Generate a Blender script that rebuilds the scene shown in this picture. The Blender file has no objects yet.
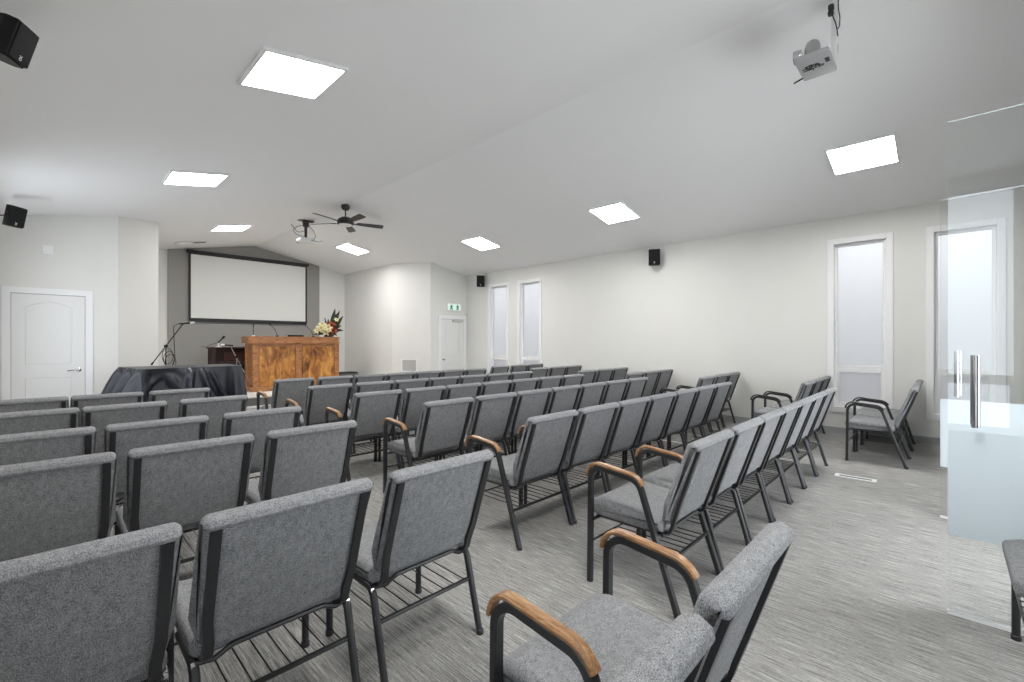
import bpy, bmesh, math, random
from mathutils import Vector, Matrix
random.seed(7)
SC = bpy.context.scene
COL = SC.collection
PI = math.pi

# ------------------------------------------------------------------ materials
def new_mat(name):
    m = bpy.data.materials.new(name); m.use_nodes = True
    nt = m.node_tree
    return m, nt, nt.nodes['Principled BSDF']

def plain(name, col, rough=0.5, metal=0.0, noise=0.0, nscale=30.0, bump=0.0, bscale=200.0, spec=None):
    m, nt, b = new_mat(name)
    b.inputs['Base Color'].default_value = (*col, 1)
    b.inputs['Roughness'].default_value = rough
    b.inputs['Metallic'].default_value = metal
    if spec is not None: b.inputs['Specular IOR Level'].default_value = spec
    tc = nt.nodes.new('ShaderNodeTexCoord')
    if noise > 0:
        n = nt.nodes.new('ShaderNodeTexNoise'); n.inputs['Scale'].default_value = nscale; n.inputs['Detail'].default_value = 3
        nt.links.new(tc.outputs['Object'], n.inputs['Vector'])
        r = nt.nodes.new('ShaderNodeValToRGB')
        r.color_ramp.elements[0].position = .3; r.color_ramp.elements[1].position = .7
        r.color_ramp.elements[0].color = (*[c*(1-noise) for c in col], 1)
        r.color_ramp.elements[1].color = (*[min(1, c*(1+noise)) for c in col], 1)
        nt.links.new(n.outputs['Fac'], r.inputs['Fac']); nt.links.new(r.outputs['Color'], b.inputs['Base Color'])
    if bump > 0:
        n2 = nt.nodes.new('ShaderNodeTexNoise'); n2.inputs['Scale'].default_value = bscale; n2.inputs['Detail'].default_value = 2
        nt.links.new(tc.outputs['Object'], n2.inputs['Vector'])
        bp = nt.nodes.new('ShaderNodeBump'); bp.inputs['Strength'].default_value = bump; bp.inputs['Distance'].default_value = .002
        nt.links.new(n2.outputs['Fac'], bp.inputs['Height']); nt.links.new(bp.outputs['Normal'], b.inputs['Normal'])
    return m

def fabric_mat(name, dark, light):
    m, nt, b = new_mat(name)
    tc = nt.nodes.new('ShaderNodeTexCoord')
    mp = nt.nodes.new('ShaderNodeMapping'); mp.inputs['Scale'].default_value = (1.0, 1.0, .55)
    nt.links.new(tc.outputs['Object'], mp.inputs['Vector'])
    n1 = nt.nodes.new('ShaderNodeTexNoise'); n1.inputs['Scale'].default_value = 400; n1.inputs['Detail'].default_value = 4; n1.inputs['Roughness'].default_value = .7
    n2 = nt.nodes.new('ShaderNodeTexNoise'); n2.inputs['Scale'].default_value = 60; n2.inputs['Detail'].default_value = 3
    for n in (n1, n2): nt.links.new(mp.outputs['Vector'], n.inputs['Vector'])
    mx = nt.nodes.new('ShaderNodeMath'); mx.operation = 'MULTIPLY_ADD'; mx.inputs[1].default_value = .84
    md = nt.nodes.new('ShaderNodeMath'); md.operation = 'MULTIPLY'; md.inputs[1].default_value = .16
    nt.links.new(n2.outputs['Fac'], md.inputs[0]); nt.links.new(n1.outputs['Fac'], mx.inputs[0]); nt.links.new(md.outputs[0], mx.inputs[2])
    r = nt.nodes.new('ShaderNodeValToRGB')
    r.color_ramp.elements[0].position = .36; r.color_ramp.elements[1].position = .64
    r.color_ramp.elements[0].color = (*dark, 1); r.color_ramp.elements[1].color = (*light, 1)
    nt.links.new(mx.outputs[0], r.inputs['Fac']); nt.links.new(r.outputs['Color'], b.inputs['Base Color'])
    b.inputs['Roughness'].default_value = .95; b.inputs['Specular IOR Level'].default_value = .15
    b.inputs['Sheen Weight'].default_value = .0
    bp = nt.nodes.new('ShaderNodeBump'); bp.inputs['Strength'].default_value = .35; bp.inputs['Distance'].default_value = .001
    nt.links.new(n1.outputs['Fac'], bp.inputs['Height']); nt.links.new(bp.outputs['Normal'], b.inputs['Normal'])
    return m

def wood_mat(name, cols, scale=(30, 4, 30), wave=3.0, rough=.4, distort=4.0):
    m, nt, b = new_mat(name)
    tc = nt.nodes.new('ShaderNodeTexCoord')
    mp = nt.nodes.new('ShaderNodeMapping'); mp.inputs['Scale'].default_value = scale
    nt.links.new(tc.outputs['Object'], mp.inputs['Vector'])
    n = nt.nodes.new('ShaderNodeTexNoise'); n.inputs['Scale'].default_value = wave; n.inputs['Detail'].default_value = 6
    n.inputs['Distortion'].default_value = distort; n.inputs['Roughness'].default_value = .62
    nt.links.new(mp.outputs['Vector'], n.inputs['Vector'])
    r = nt.nodes.new('ShaderNodeValToRGB'); el = r.color_ramp.elements
    el[0].position = .3; el[0].color = (*cols[0], 1); el[1].position = .7; el[1].color = (*cols[-1], 1)
    for i, c in enumerate(cols[1:-1]):
        e = el.new(.3 + .4*(i+1)/(len(cols)-1)); e.color = (*c, 1)
    nt.links.new(n.outputs['Fac'], r.inputs['Fac']); nt.links.new(r.outputs['Color'], b.inputs['Base Color'])
    b.inputs['Roughness'].default_value = rough
    return m

def carpet_mat():
    m, nt, b = new_mat('carpet')
    tc = nt.nodes.new('ShaderNodeTexCoord')
    def noise(scale, detail, rough, sc):
        mp = nt.nodes.new('ShaderNodeMapping'); mp.inputs['Scale'].default_value = sc
        nt.links.new(tc.outputs['Object'], mp.inputs['Vector'])
        n = nt.nodes.new('ShaderNodeTexNoise'); n.inputs['Scale'].default_value = scale; n.inputs['Detail'].default_value = detail; n.inputs['Roughness'].default_value = rough
        nt.links.new(mp.outputs['Vector'], n.inputs['Vector']); return n
    a = noise(1, 2, .55, (185, 7, 1)); c = noise(1, 3, .7, (420, 60, 1)); d = noise(1, 2, .5, (60, 3, 1))
    def mul(n, k):
        q = nt.nodes.new('ShaderNodeMath'); q.operation = 'MULTIPLY'; q.inputs[1].default_value = k
        nt.links.new(n.outputs['Fac'], q.inputs[0]); return q
    def add(p, q):
        s = nt.nodes.new('ShaderNodeMath'); s.operation = 'ADD'
        nt.links.new(p.outputs[0], s.inputs[0]); nt.links.new(q.outputs[0], s.inputs[1]); return s
    s = add(add(mul(a, .48), mul(c, .40)), mul(d, .12))
    r = nt.nodes.new('ShaderNodeValToRGB'); el = r.color_ramp.elements
    el[0].position = .36; el[0].color = (.125, .12, .114, 1)
    el[1].position = .63; el[1].color = (.50, .488, .47, 1)
    e = el.new(.5); e.color = (.295, .287, .275, 1)
    nt.links.new(s.outputs[0], r.inputs['Fac']); nt.links.new(r.outputs['Color'], b.inputs['Base Color'])
    b.inputs['Roughness'].default_value = .95; b.inputs['Specular IOR Level'].default_value = .1
    bp = nt.nodes.new('ShaderNodeBump'); bp.inputs['Strength'].default_value = .3; bp.inputs['Distance'].default_value = .003
    nt.links.new(s.outputs[0], bp.inputs['Height']); nt.links.new(bp.outputs['Normal'], b.inputs['Normal'])
    return m

def emit_mat(name, col, strength):
    m = bpy.data.materials.new(name); m.use_nodes = True; nt = m.node_tree; nt.nodes.clear()
    e = nt.nodes.new('ShaderNodeEmission'); e.inputs['Color'].default_value = (*col, 1); e.inputs['Strength'].default_value = strength
    o = nt.nodes.new('ShaderNodeOutputMaterial'); nt.links.new(e.outputs[0], o.inputs['Surface'])
    return m

def clear_glass(name, tint=(.982, .992, .989)):
    m = bpy.data.materials.new(name); m.use_nodes = True; nt = m.node_tree; nt.nodes.clear()
    t = nt.nodes.new('ShaderNodeBsdfTransparent'); t.inputs['Color'].default_value = (*tint, 1)
    g = nt.nodes.new('ShaderNodeBsdfGlossy'); g.inputs['Roughness'].default_value = 0.0
    f = nt.nodes.new('ShaderNodeFresnel'); f.inputs['IOR'].default_value = 1.5
    x = nt.nodes.new('ShaderNodeMixShader'); o = nt.nodes.new('ShaderNodeOutputMaterial')
    nt.links.new(f.outputs[0], x.inputs['Fac']); nt.links.new(t.outputs[0], x.inputs[1]); nt.links.new(g.outputs[0], x.inputs[2])
    nt.links.new(x.outputs[0], o.inputs['Surface'])
    return m

def frosted_glass(name, col, rough, trans=.5):
    m = bpy.data.materials.new(name); m.use_nodes = True; nt = m.node_tree; nt.nodes.clear()
    r = nt.nodes.new('ShaderNodeBsdfRefraction'); r.inputs['Roughness'].default_value = rough; r.inputs['IOR'].default_value = 1.25; r.inputs['Color'].default_value = (*col, 1)
    d = nt.nodes.new('ShaderNodeBsdfTranslucent'); d.inputs['Color'].default_value = (*col, 1)
    x = nt.nodes.new('ShaderNodeMixShader'); x.inputs['Fac'].default_value = trans
    g = nt.nodes.new('ShaderNodeBsdfGlossy'); g.inputs['Roughness'].default_value = .35
    y = nt.nodes.new('ShaderNodeMixShader'); y.inputs['Fac'].default_value = .05
    o = nt.nodes.new('ShaderNodeOutputMaterial')
    nt.links.new(r.outputs[0], x.inputs[1]); nt.links.new(d.outputs[0], x.inputs[2])
    nt.links.new(x.outputs[0], y.inputs[1]); nt.links.new(g.outputs[0], y.inputs[2])
    nt.links.new(y.outputs[0], o.inputs['Surface'])
    return m

def film_mat():
    m = bpy.data.materials.new('frost_film'); m.use_nodes = True; nt = m.node_tree; nt.nodes.clear()
    d = nt.nodes.new('ShaderNodeBsdfDiffuse'); d.inputs['Color'].default_value = (.84, .90, .93, 1)
    t = nt.nodes.new('ShaderNodeBsdfTranslucent'); t.inputs['Color'].default_value = (.84, .90, .93, 1)
    x = nt.nodes.new('ShaderNodeMixShader'); x.inputs['Fac'].default_value = .45
    o = nt.nodes.new('ShaderNodeOutputMaterial')
    nt.links.new(d.outputs[0], x.inputs[1]); nt.links.new(t.outputs[0], x.inputs[2]); nt.links.new(x.outputs[0], o.inputs['Surface'])
    return m

M = {}
M['wall'] = plain('wall_paint', (.71, .705, .675), .75, noise=.01, nscale=2, bump=.03, bscale=300)
M['backwall'] = plain('bounce_cutting_grey', (.27, .265, .255), .75, bump=.04, bscale=300)  # for the unseen rear wall, darkened to cut bounce onto the chair backs
M['ceil'] = plain('ceiling_paint', (.89, .885, .88), .9, bump=.05, bscale=250)
M['feature'] = plain('grey_feature_paint', (.285, .276, .262), .75, bump=.04, bscale=300)
M['white'] = plain('white_trim', (.80, .80, .80), .4)
M['door'] = plain('door_paint', (.74, .74, .73), .45)
M['base'] = plain('grey_base', (.34, .34, .345), .5)
M['carpet'] = carpet_mat()
M['stage'] = plain('stage_floor', (.62, .60, .57), .5, noise=.05, nscale=8)
M['riser'] = plain('stage_riser', (.16, .155, .15), .8, noise=.1, nscale=60)
M['fabric'] = fabric_mat('grey_fabric', (.088, .0895, .095), (.42, .421, .43))
M['metal'] = plain('black_powder_coat', (.024, .024, .026), .36, .0, noise=.5, nscale=500, bump=.1, bscale=500)
M['wire'] = plain('rack_wire', (.03, .03, .03), .3, .6)
M['chrome'] = plain('chrome', (.52, .52, .53), .14, 1.0)
M['armwood'] = wood_mat('arm_wood', [(.15, .066, .026), (.33, .17, .075), (.48, .29, .15)], (40, 6, 40), 2, .35, 1.0)
M['armdark'] = plain('dark_arm', (.022, .019, .017), .35)
M['lwood'] = wood_mat('lectern_wood', [(.17, .06, .02), (.36, .155, .058), (.52, .26, .11)], (3, 3, 14), 2.2, .3, 1.5)
M['burl'] = wood_mat('burl_panel', [(.07, .022, .008), (.27, .10, .025), (.50, .22, .05), (.66, .36, .11)], (4.2, 4.2, 1.7), 1.5, .3, 1.3)
M['organ'] = wood_mat('organ_wood', [(.016, .005, .004), (.04, .011, .008)], (4, 4, 20), 2, .6, 1)
M['organrest'] = wood_mat('organ_rest_wood', [(.05, .013, .008), (.10, .025, .014)], (4, 4, 20), 2, .5, 1)
M['black'] = plain('black_plastic', (.005, .005, .0055), .5, bump=.05, bscale=300, spec=.25)
M['grille'] = plain('speaker_grille', (.007, .007, .0075), .6, bump=.4, bscale=700, spec=.2)
M['badge'] = plain('badge_silver', (.7, .7, .7), .3, .3)
M['fan'] = plain('fan_black', (.015, .014, .013), .4)
M['cloth'] = plain('navy_cloth', (.019, .0205, .028), .36, noise=.08, nscale=40)
M['screen'] = plain('screen_white', (.70, .71, .68), .9)
M['screenblack'] = plain('screen_black', (.012, .012, .012), .6)
M['leaf'] = plain('leaf_green', (.016, .04, .014), .45, noise=.4, nscale=25)
M['lily'] = plain('lily_cream', (.80, .76, .50), .5, noise=.1, nscale=30)
M['pollen'] = plain('pollen_yellow', (.65, .42, .05), .6)
M['red'] = plain('petal_red', (.33, .012, .018), .5, noise=.3, nscale=40)
M['pot'] = plain('dark_pot', (.03, .025, .02), .5)
M['green'] = plain('exit_green', (.005, .22, .12), .5)
M['panel'] = emit_mat('led_diffuser', (1.0, .988, .972), 45.0)
M['exitface'] = emit_mat('exit_face', (.80, 1.0, .92), .8)
M['bowl'] = plain('fan_glass_bowl', (.8, .8, .78), .4)
M['glass'] = clear_glass('door_glass')
M['edge'] = plain('glass_edge', (.55, .60, .59), .25)
M['film'] = film_mat()
M['frost'] = frosted_glass('frosted_pane', (.95, .96, .97), .42, .12)
M['frostlow'] = frosted_glass('frosted_pane_lower', (.80, .80, .815), .6, .3)
M['lit'] = emit_mat('daylit_frosted_pane', (.84, .91, 1.0), 4.4)
M['silver'] = plain('projector_grey', (.36, .36, .36), .45)
M['pwhite'] = plain('projector_white', (.75, .75, .75), .4)
M['dark'] = plain('dark_port', (.02, .02, .02), .5)
M['ventdark'] = plain('vent_dark', (.05, .05, .05), .6)
M['grillegrey'] = plain('grille_grey', (.50, .50, .49), .5)
M['amp'] = plain('amp_grey', (.075, .08, .07), .6, noise=.1, nscale=40)

# ------------------------------------------------------------------ mesh helpers
def obj(name, bm, mat, parent=None, smooth=True, loc=None):
    bmesh.ops.recalc_face_normals(bm, faces=bm.faces)
    me = bpy.data.meshes.new(name); bm.to_mesh(me); bm.free()
    me.materials.append(M[mat] if isinstance(mat, str) else mat)
    if smooth:
        me.set_sharp_from_angle(angle=math.radians(38)) if hasattr(me, 'set_sharp_from_angle') else None
        for p in me.polygons: p.use_smooth = True
    o = bpy.data.objects.new(name, me); COL.objects.link(o)
    if parent: o.parent = parent
    if loc: o.location = loc
    return o

def thing(name, label, cat, loc=(0, 0, 0), rot=(0, 0, 0), group=None):
    o = bpy.data.objects.new(name, None); COL.objects.link(o)
    o.empty_display_size = .1; o.location = loc; o.rotation_euler = rot
    o['label'] = label; o['category'] = cat
    if group: o['group'] = group
    return o

def tag(o, label, cat, group=None):
    o['label'] = label; o['category'] = cat
    if group: o['group'] = group
    return o

def struct(o):
    o['kind'] = 'structure'; return o

def box(bm, lo, hi, bev=0.0, seg=2, mtx=None):
    c = [(a+b)/2 for a, b in zip(lo, hi)]; s = [abs(b-a) for a, b in zip(lo, hi)]
    r = bmesh.ops.create_cube(bm, size=1.0)
    vs = r['verts']
    for v in vs: v.co = Vector((v.co.x*s[0]+c[0], v.co.y*s[1]+c[1], v.co.z*s[2]+c[2]))
    if bev > 0:
        es = list({e for v in vs for e in v.link_edges})
        g = bmesh.ops.bevel(bm, geom=es, offset=bev, segments=seg, profile=.5, affect='EDGES')
        vs = list({v for f in g['faces'] for v in f.verts} | {v for v in vs if v.is_valid})
    if mtx is not None:
        for v in vs: v.co = mtx @ v.co
    return vs

def prism(bm, pts, ax, a, b):
    """extrude a polygon: pts in the two remaining axes, along axis ax from a to b"""
    def mk(p, q):
        if ax == 0: return (q, p[0], p[1])
        if ax == 1: return (p[0], q, p[1])
        return (p[0], p[1], q)
    A = [bm.verts.new(mk(p, a)) for p in pts]; B = [bm.verts.new(mk(p, b)) for p in pts]
    n = len(pts)
    bm.faces.new(A); bm.faces.new(B[::-1])
    for i in range(n): bm.faces.new((A[i], B[i], B[(i+1) % n], A[(i+1) % n]))
    return A+B

def fillet(pts, r, n=6):
    P = [Vector(p) for p in pts]; out = [P[0]]
    for i in range(1, len(P)-1):
        a, b, c = P[i-1], P[i], P[i+1]
        u = (a-b); v = (c-b); lu, lv = u.length, v.length; u.normalize(); v.normalize()
        ang = u.angle(v)
        if ang > PI-.05: out.append(b); continue
        rr = r[i-1] if isinstance(r, (list, tuple)) else r
        t = min(rr/math.tan(ang/2), lu*.49, lv*.49); rr = t*math.tan(ang/2)
        w = (u+v).normalized(); cen = b + w*(rr/math.sin(ang/2))
        s0 = b+u*t-cen; s1 = b+v*t-cen
        tot = s0.angle(s1)
        for k in range(n+1):
            f = k/n
            q = (s0*math.sin((1-f)*tot)+s1*math.sin(f*tot))/max(1e-9, math.sin(tot)) if tot > 1e-4 else s0
            out.append(cen+q)
    out.append(P[-1]); return out

def sweep(bm, pts, prof, closed=False, up=None):
    """sweep a profile (list of (a,b)) along pts; a along 'side', b along 'up'"""
    P = [Vector(p) for p in pts]; n = len(P); rings = []
    prev = None
    for i in range(n):
        if closed: t = (P[(i+1) % n]-P[i-1])
        else: t = P[min(i+1, n-1)]-P[max(i-1, 0)]
        t.normalize()
        if up is not None:
            u = Vector(up); u = (u-t*u.dot(t)).normalized()
        elif prev is None:
            h = Vector((0, 0, 1)) if abs(t.z) < .9 else Vector((0, 1, 0))
            u = (h-t*h.dot(t)).normalized()
        else:
            u = (prev-t*prev.dot(t)).normalized()
        prev = u; s = t.cross(u)
        rings.append([bm.verts.new(P[i]+s*a+u*b) for a, b in prof])
    m = len(prof); rng = range(n) if closed else range(n-1)
    for i in rng:
        A, B = rings[i], rings[(i+1) % n]
        for j in range(m): bm.faces.new((A[j], A[(j+1) % m], B[(j+1) % m], B[j]))
    if not closed:
        bm.faces.new(rings[0][::-1]); bm.faces.new(rings[-1])
    return rings

def circ(r, n=10, ry=None):
    ry = ry or r
    return [(r*math.cos(2*PI*k/n), ry*math.sin(2*PI*k/n)) for k in range(n)]

def tube(bm, pts, r, n=10, closed=False): return sweep(bm, pts, circ(r, n), closed)

def lathe(bm, prof, n=24, mtx=None, cap=True):
    rings = []
    for r, z in prof:
        rings.append([bm.verts.new((r*math.cos(2*PI*k/n), r*math.sin(2*PI*k/n), z)) for k in range(n)])
    for A, B in zip(rings, rings[1:]):
        for j in range(n): bm.faces.new((A[j], A[(j+1) % n], B[(j+1) % n], B[j]))
    if cap:
        bm.faces.new(rings[0][::-1]); bm.faces.new(rings[-1])
    vs = [v for R in rings for v in R]
    if mtx is not None:
        for v in vs: v.co = mtx @ v.co
    return vs

def loft_x(bm, prof, w, r, n=5, f=None):
    """closed profile [(y,z)] lofted along x with rounded ends; f maps (y,z)->(y,z)"""
    P = [Vector((p[0], p[1])) for p in prof]; m = len(P)
    area = sum(P[i].x*P[(i+1) % m].y-P[(i+1) % m].x*P[i].y for i in range(m))
    if area < 0: P.reverse()
    nor = []
    for i in range(m):
        a = (P[i]-P[i-1]).normalized(); b = (P[(i+1) % m]-P[i]).normalized()
        na = Vector((-a.y, a.x)); nb = Vector((-b.y, b.x)); q = na+nb
        q.normalize(); nor.append(q)
    st = []
    for k in range(n+1):
        th = (PI/2)*k/n
        st.append((-w/2+r-r*math.sin(PI/2-th), r*(1-math.cos(PI/2-th))))
    st = st + [(-x, o) for x, o in reversed(st)]
    rings = []
    for x, o in st:
        ring = []
        for p, q in zip(P, nor):
            y, z = p+q*o
            if f: y, z = f(y, z)
            ring.append(bm.verts.new((x, y, z)))
        rings.append(ring)
    for A, B in zip(rings, rings[1:]):
        for j in range(m): bm.faces.new((A[j], A[(j+1) % m], B[(j+1) % m], B[j]))
    bm.faces.new(rings[0][::-1]); bm.faces.new(rings[-1])

def poly2(pts, r, n=4):
    """round the corners of a closed 2D polygon"""
    m = len(pts); out = []
    for i in range(m):
        a, b, c = [Vector((*pts[(i+k) % m], 0)) for k in (-1, 0, 1)]
        rr = r[i] if isinstance(r, (list, tuple)) else r
        seg = fillet([(a+b)/2, b, (b+c)/2], rr, n)[1:-1]
        out += [(p.x, p.y) for p in seg]
    return out

# ------------------------------------------------------------------ the room
XL, XR, YB, YF = -.5, 7.8, -.82, 9.2
RX, RZ, PT = 3.82, 3.83, .19
AL, AR, YS = 1.355, 6.29, 13.1
YAL, YAR = 9.773, 10.41          # where the angled walls end
XCL, XCR = .782, 6.637
def cz(x): return RZ-PT*abs(x-RX)
TH = .12

bm = bmesh.new(); box(bm, (XL-.2, YB-.1, -.1), (XR+.2, YS+.2, 0)); box(bm, (.8, -2.1, -.1), (6.8, YB-.1, 0))
struct(obj('floor', bm, 'carpet', smooth=False))
bm = bmesh.new()
for x0, x1 in ((XL-.2, RX), (RX, XR+.2)):
    prism(bm, [(x0, cz(x0)), (x1, cz(x1)), (x1, cz(x1)+.1), (x0, cz(x0)+.1)], 1, YB-.2, YS+.2)
struct(obj('ceiling', bm, 'ceil', smooth=False))

def wall_xz(name, pts, y0, y1, mat='wall'):
    bm = bmesh.new(); prism(bm, pts, 1, y0, y1); return struct(obj(name, bm, mat, smooth=False))
def top(xs): return [(x, cz(x)+.03) for x in xs]

# front door walls, angled walls, alcove sides, back wall of the alcove
wall_xz('wall_front_left', [(XL-TH, 0), (XCL, 0)]+top([XCL, XL-TH]), YF, YF+TH)
wall_xz('wall_front_right', [(XCR, 0), (XR+TH, 0)]+top([XR+TH, XCR]), YF, YF+TH)
def wall_seg(name, a, b, off, mat='wall'):
    bm = bmesh.new()
    d = Vector((b[0]-a[0], b[1]-a[1], 0)).normalized(); nrm = Vector((-d.y, d.x, 0))*off
    L = []
    for p in (a, b, (b[0]+nrm.x, b[1]+nrm.y), (a[0]+nrm.x, a[1]+nrm.y)):
        L.append((bm.verts.new((p[0], p[1], 0)), bm.verts.new((p[0], p[1], cz(p[0])+.03))))
    bm.faces.new([q[0] for q in L]); bm.faces.new([q[1] for q in L][::-1])
    for i in range(4):
        A, B = L[i], L[(i+1) % 4]; bm.faces.new((A[0], A[1], B[1], B[0]))
    return struct(obj(name, bm, mat, smooth=False))
wall_seg('wall_angled_left', (XCL, YF), (AL, YAL), TH)
wall_seg('wall_angled_right', (XCR, YF), (AR, YAR), -TH)
wall_seg('wall_alcove_left', (AL, YAL), (AL, YS), TH)
wall_seg('wall_alcove_right', (AR, YAR), (AR, YS), -TH)
wall_xz('wall_front', [(AL-.2, 0), (AR+.2, 0)]+top([AR+.2, RX, AL-.2]), YS, YS+TH)
bm = bmesh.new(); prism(bm, [(1.99, .2), (5.51, .2)]+[(x, cz(x)) for x in (5.51, RX, 1.99)], 1, YS-.05, YS)
struct(obj('wall_front_panel', bm, 'feature', smooth=False))

# unseen rear wall; entrance opening widened to spread the daylight
EX0, EX1, EZ = 1.30, 6.30, 2.44
DX0, DX1 = 2.97, 4.56
bm = bmesh.new()
prism(bm, [(XL-TH, 0), (EX0, 0), (EX0, cz(EX0)+.03), (XL-TH, cz(XL)+.03)], 1, YB-TH, YB)
prism(bm, [(EX1, 0), (XR+TH, 0), (XR+TH, cz(XR)+.03), (EX1, cz(EX1)+.03)], 1, YB-TH, YB)
prism(bm, [(EX0, EZ), (EX1, EZ)]+top([EX1, RX, EX0]), 1, YB-TH, YB)
struct(obj('wall_back', bm, 'backwall', smooth=False))
# unseen fixed glass, added beside the doors to soften the incoming light
for i, (a, b) in enumerate(((EX0, DX0-.03), (DX1+.03, EX1))):
    bm = bmesh.new(); box(bm, (a, YB-.085, .03), (b, YB-.075, EZ-.03))
    sg = struct(obj('window_%d' % (8+i), bm, 'glass', smooth=False))
    bm = bmesh.new(); box(bm, (a, YB-.10, 0), (b, YB-.05, .03)); box(bm, (a, YB-.10, EZ-.03), (b, YB-.05, EZ)); obj('glazing_channel', bm, 'white', sg, smooth=False)
# unseen vestibule, invented; kept shallow so rear daylight falls off fast
bm = bmesh.new()
vx0, vx1 = .9, 6.7
box(bm, (vx0-.1, -2.0, 0), (vx0, YB-TH, 2.8)); box(bm, (vx1, -2.0, 0), (vx1+.1, YB-TH, 2.8)); box(bm, (vx0-.1, -2.0, 2.8), (vx1+.1, YB-TH, 2.9))
box(bm, (vx0-.1, -2.1, 0), (vx0+.2, -2.0, 2.9)); box(bm, (vx1-.2, -2.1, 0), (vx1+.1, -2.0, 2.9)); box(bm, (vx0+.2, -2.1, 2.6), (vx1-.2, -2.0, 2.9))
struct(obj('wall_vestibule', bm, 'wall', smooth=False))

# side walls with window openings
WIN = [(.50, 1.22), (-.51, .18), (6.58, 7.33), (7.62, 8.36)]     # outer casing spans on the right wall
WZ0, WZ1 = .32, 2.77
LTOP = 2.935       # the rearmost left window is a little taller
def wall_side(name, x0, x1, wins, ztop):
    bm = bmesh.new(); y = YB-TH
    for a, b in sorted(wins):
        WZ1 = LTOP if a < -.55 else 2.77
        a += .06; b -= .06
        box(bm, (x0, y, 0), (x1, a, ztop)); box(bm, (x0, a, 0), (x1, b, WZ0+.06)); box(bm, (x0, a, WZ1-.06), (x1, b, ztop)); y = b
    box(bm, (x0, y, 0), (x1, YF+TH, ztop))
    return struct(obj(name, bm, 'wall', smooth=False))
wall_side('wall_right', XR, XR+.16, WIN, cz(XR)+.02)
LWIN = [(-.59, .22), (6.58, 7.33), (7.62, 8.36)]    # rearmost read from its door reflection; other two unseen, added to light the ceiling
wall_side('wall_left', XL-.16, XL, LWIN, cz(XL)+.02)

def ring_xz(bm, y0, y1, z0, z1, w, x0, x1):
    box(bm, (x0, y0, z0), (x1, y0+w, z1), .003); box(bm, (x0, y1-w, z0), (x1, y1, z1), .003)
    box(bm, (x0, y0+w, z0), (x1, y1-w, z0+w), .003); box(bm, (x0, y0+w, z1-w), (x1, y1-w, z1), .003)
def window(n, a, b, side, mat_hi, mat_lo):
    WZ1 = LTOP if a < -.55 else 2.77
    s = 1 if side == 'right' else -1
    X = XR if s > 0 else XL
    def bx(p, q): return (min(X+s*p, X+s*q), max(X+s*p, X+s*q))
    bm = bmesh.new(); x0, x1 = bx(-.018, 0)
    ring_xz(bm, a, b, WZ0, WZ1, .075, x0, x1)
    r = struct(obj('window_%d' % n, bm, 'white', smooth=False))
    bm = bmesh.new(); x0, x1 = bx(0, .16)
    ring_xz(bm, a+.06, b-.06, WZ0+.06, WZ1-.06, .015, x0, x1)
    obj('window_jamb', bm, 'white', r, smooth=False)
    ya, yb = a+.075, b-.075
    bm = bmesh.new(); x0, x1 = bx(.05, .10)
    ring_xz(bm, ya, yb, .94, WZ1-.075, .035, x0, x1)
    ring_xz(bm, ya, yb, WZ0+.075, .94, .06, x0, x1)
    obj('window_sash', bm, 'white', r, smooth=False)
    bm = bmesh.new(); x0, x1 = bx(.075, .083)
    box(bm, (x0, ya+.03, .97), (x1, yb-.03, WZ1-.105)); obj('upper_pane', bm, mat_hi, r, smooth=False)
    bm = bmesh.new()
    box(bm, (x0, ya+.055, WZ0+.13), (x1, yb-.055, .885)); obj('lower_pane', bm, mat_lo, r, smooth=False)
for i, (a, b) in enumerate(WIN): window(i+1, a, b, 'right', 'frost', 'frostlow')
for i, (a, b) in enumerate(LWIN): window(5+i, a, b, 'left', 'lit', 'lit')

# baseboards
def baseboard(name, a, b, side):
    d = Vector((b[0]-a[0], b[1]-a[1], 0)).normalized(); n = Vector((-d.y, d.x, 0))*side
    bm = bmesh.new()
    prof = [(0, 0), (.014, 0), (.014, .004), (.008, .012), (.006, .10), (0, .102)]
    A = [bm.verts.new((a[0]+n.x*p, a[1]+n.y*p, q)) for p, q in prof]
    B = [bm.verts.new((b[0]+n.x*p, b[1]+n.y*p, q)) for p, q in prof]
    bm.faces.new(A); bm.faces.new(B[::-1])
    for i in range(len(prof)): bm.faces.new((A[i], B[i], B[(i+1) % len(prof)], A[(i+1) % len(prof)]))
    return struct(obj(name, bm, 'base', smooth=False))
baseboard('baseboard_right', (XR, YB), (XR, YF), 1)
baseboard('baseboard_left', (XL, YB), (XL, YF), -1)
baseboard('baseboard_front_left', (.52, YF), (XCL, YF), -1)
baseboard('baseboard_angled_left', (XCL, YF), (AL, YAL), -1)
baseboard('baseboard_angled_right', (XCR, YF), (AR, YAR), 1)

# stage
bm = bmesh.new(); prism(bm, [(AL+.01, .0), (AR-.01, .0), (AR-.01, .185), (AL+.01, .185)], 1, 10.0, YS-.002)
st = struct(obj('floor_stage', bm, 'riser', smooth=False))
bm = bmesh.new(); box(bm, (AL+.01, 9.97, .185), (AR-.01, YS-.002, .21), .004); obj('stage_top', bm, 'stage', st, smooth=False)
bm = bmesh.new(); box(bm, (AL+.3, 9.965, 0), (AR-.05, 10.0, .03)); obj('riser_trim', bm, 'white', st, smooth=False)

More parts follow.
